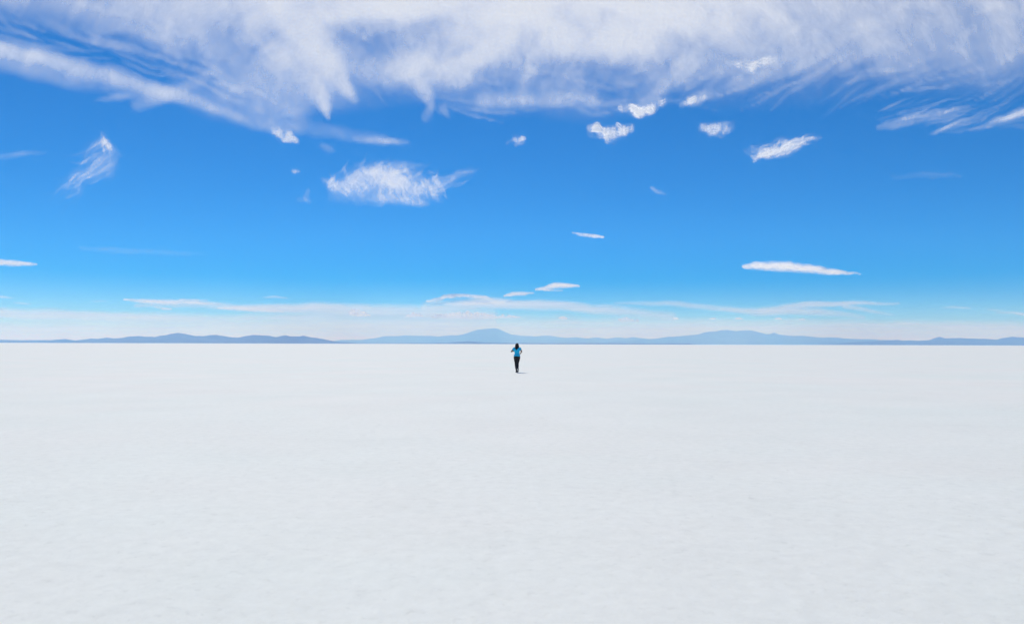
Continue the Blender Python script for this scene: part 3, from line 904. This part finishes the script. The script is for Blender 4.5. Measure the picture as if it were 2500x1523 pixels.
# --- clothes
bm = bmesh.new()
torso(bm, 0.012, 0.92, 1.36)
limb(bm, [(0, -.006, .900, .192, .150), (0, -.002, .94, .184, .140), (0, .012, 1.02, .156, .114)], 32, caps=False)
limb(bm, [(-.13, .045, 1.350, .062), (0, .045, 1.362, .070, .066), (.13, .045, 1.350, .062)], 20)
for s in (-1, 1):
    upper_arm(bm, s, 0.0, 0.44, 0.013)
ell(bm, (0, .066, 1.325), (.115, .074, .055))
me = merged(bm, 0.007, 4)
for v in me.vertices:                                        # soft folds across the back and at the hem
    c = v.co
    f = math.sin(c.z * 55 + c.x * 14 + 2 * mnoise.noise(c * 6)) * .0035 + mnoise.noise(c * 16) * .004
    v.co += v.normal * f
tee = mesh_obj('t_shirt', me, [TEE], person)
# a neckline and sleeve hems in slightly raised rib
bm = bmesh.new()
for s in (-1, 1):
    leg(bm, s, 0.06, 0.010)
torso(bm, 0.010, 0.79, 0.94)
limb(bm, [(0, -.005, .80, .12, .10), (0, -.005, .87, .178, .130), (0, 0, .935, .168, .122)], 32, caps=False)
for s in (-1, 1):                                            # seat
    ell(bm, (s * .075, -.055, .85), (.085, .078, .09))
me = merged(bm, 0.007, 3)
for v in me.vertices:
    c = v.co
    v.co += v.normal * (math.sin(c.z * 70 + 3 * mnoise.noise(c * 7)) * .002 + mnoise.noise(c * 20) * .003)
mesh_obj('leggings', me, [TIGHT], person)

# --- hair: a cap and long locks falling on the back
bm = bmesh.new()
ell(bm, HC + Vector((0, -.024, .020)), (.092, .098, .094), sub=4)
rnd = random.Random(4)
for k in range(70):
    u = rnd.uniform(-1, 1)
    a = u * 1.7
    x0 = math.sin(a) * .078; y0 = -math.cos(a) * .085 - .015
    st = HC + Vector((x0, y0, rnd.uniform(-.03, .05)))
    tip = Vector((-.035 + u * .065 * rnd.uniform(.4, 1.2), -.085 + abs(u) * .03 + rnd.uniform(-.02, .02), 1.235 + abs(u) * .11 + rnd.uniform(-.01, .05)))
    m1 = Vector((st.x * 1.22, st.y - .01, 1.435)) + Vector((rnd.uniform(-.012, .012), 0, 0))
    m2 = m1.lerp(tip, .55) + Vector((u * .02, -.02, 0))
    limb(bm, curve_pts([(*st, .017), (*m1, .018), (*m2, .014), (*tip, .006)], 4), 8)
me = merged(bm, 0.0065, 1)
for v in me.vertices:
    c = v.co
    v.co += v.normal * mnoise.noise(Vector((c.x * 60, c.y * 60, c.z * 8))) * .004
mesh_obj('hair', me, [HAIR], person)

# --- shoes
def shoe(s, heel, toe, up_, label=None):
    heel, toe = Vector(heel), Vector(toe)
    f = (toe - heel).normalized(); u_ = (Vector(up_) - f * Vector(up_).dot(f)).normalized()
    L = (toe - heel).length
    rot = Matrix((f.cross(u_), f, u_)).transposed()
    bm = bmesh.new()
    at = lambda a, h: heel + f * (a * L) + u_ * h
    ell(bm, at(.12, .042), (.034, .038, .040), rot)
    ell(bm, at(.35, .038), (.036, .070, .034), rot)
    ell(bm, at(.68, .030), (.043, .070, .026), rot)
    ell(bm, at(.88, .026), (.038, .042, .022), rot)
    limb(bm, [(*at(.20, .05), .038), (*lerp(at(.20, .05), an[s], 1.0), .037)])
    me = merged(bm, 0.005, 3)
    sho = mesh_obj('shoe', me, [SHOE], person)
    bm = bmesh.new()
    outl = [(-.03, .0), (0, .030), (.15, .036), (.4, .033), (.62, .043), (.8, .046), (.95, .036), (1.04, .015)]
    pts = [(a, w) for a, w in outl] + [(a, -w) for a, w in outl[::-1]]
    lo_ = [bm.verts.new(heel + f * (a * L) + f.cross(u_) * w + u_ * (.006 if a > .9 else 0)) for a, w in pts]
    hi_ = [bm.verts.new(heel + f * (a * L) + f.cross(u_) * w * 1.02 + u_ * .022) for a, w in pts]
    bm.faces.new(lo_[::-1]); bm.faces.new(hi_)
    for k in range(len(pts)):
        n = (k + 1) % len(pts)
        bm.faces.new((lo_[k], lo_[n], hi_[n], hi_[k]))
    bmesh.ops.remove_doubles(bm, verts=bm.verts, dist=1e-5)
    bmesh.ops.recalc_face_normals(bm, faces=bm.faces)
    me = bpy.data.meshes.new('sole'); bm.to_mesh(me); bm.free()
    mesh_obj('sole', me, [SOLE], sho, smooth=False)


shoe(-1, (-.024, -.035, .0), (-.044, .195, .0), (0, 0, 1))
shoe(1, (.078, -.375, .215), (.036, -.285, .012), (-.1, .75, .35))

PX, PY = 0.285, 44.6
person.location = (PX, PY, 0.0)
tag(person, 'person running away in a turquoise t-shirt and black leggings with long dark hair', 'person')
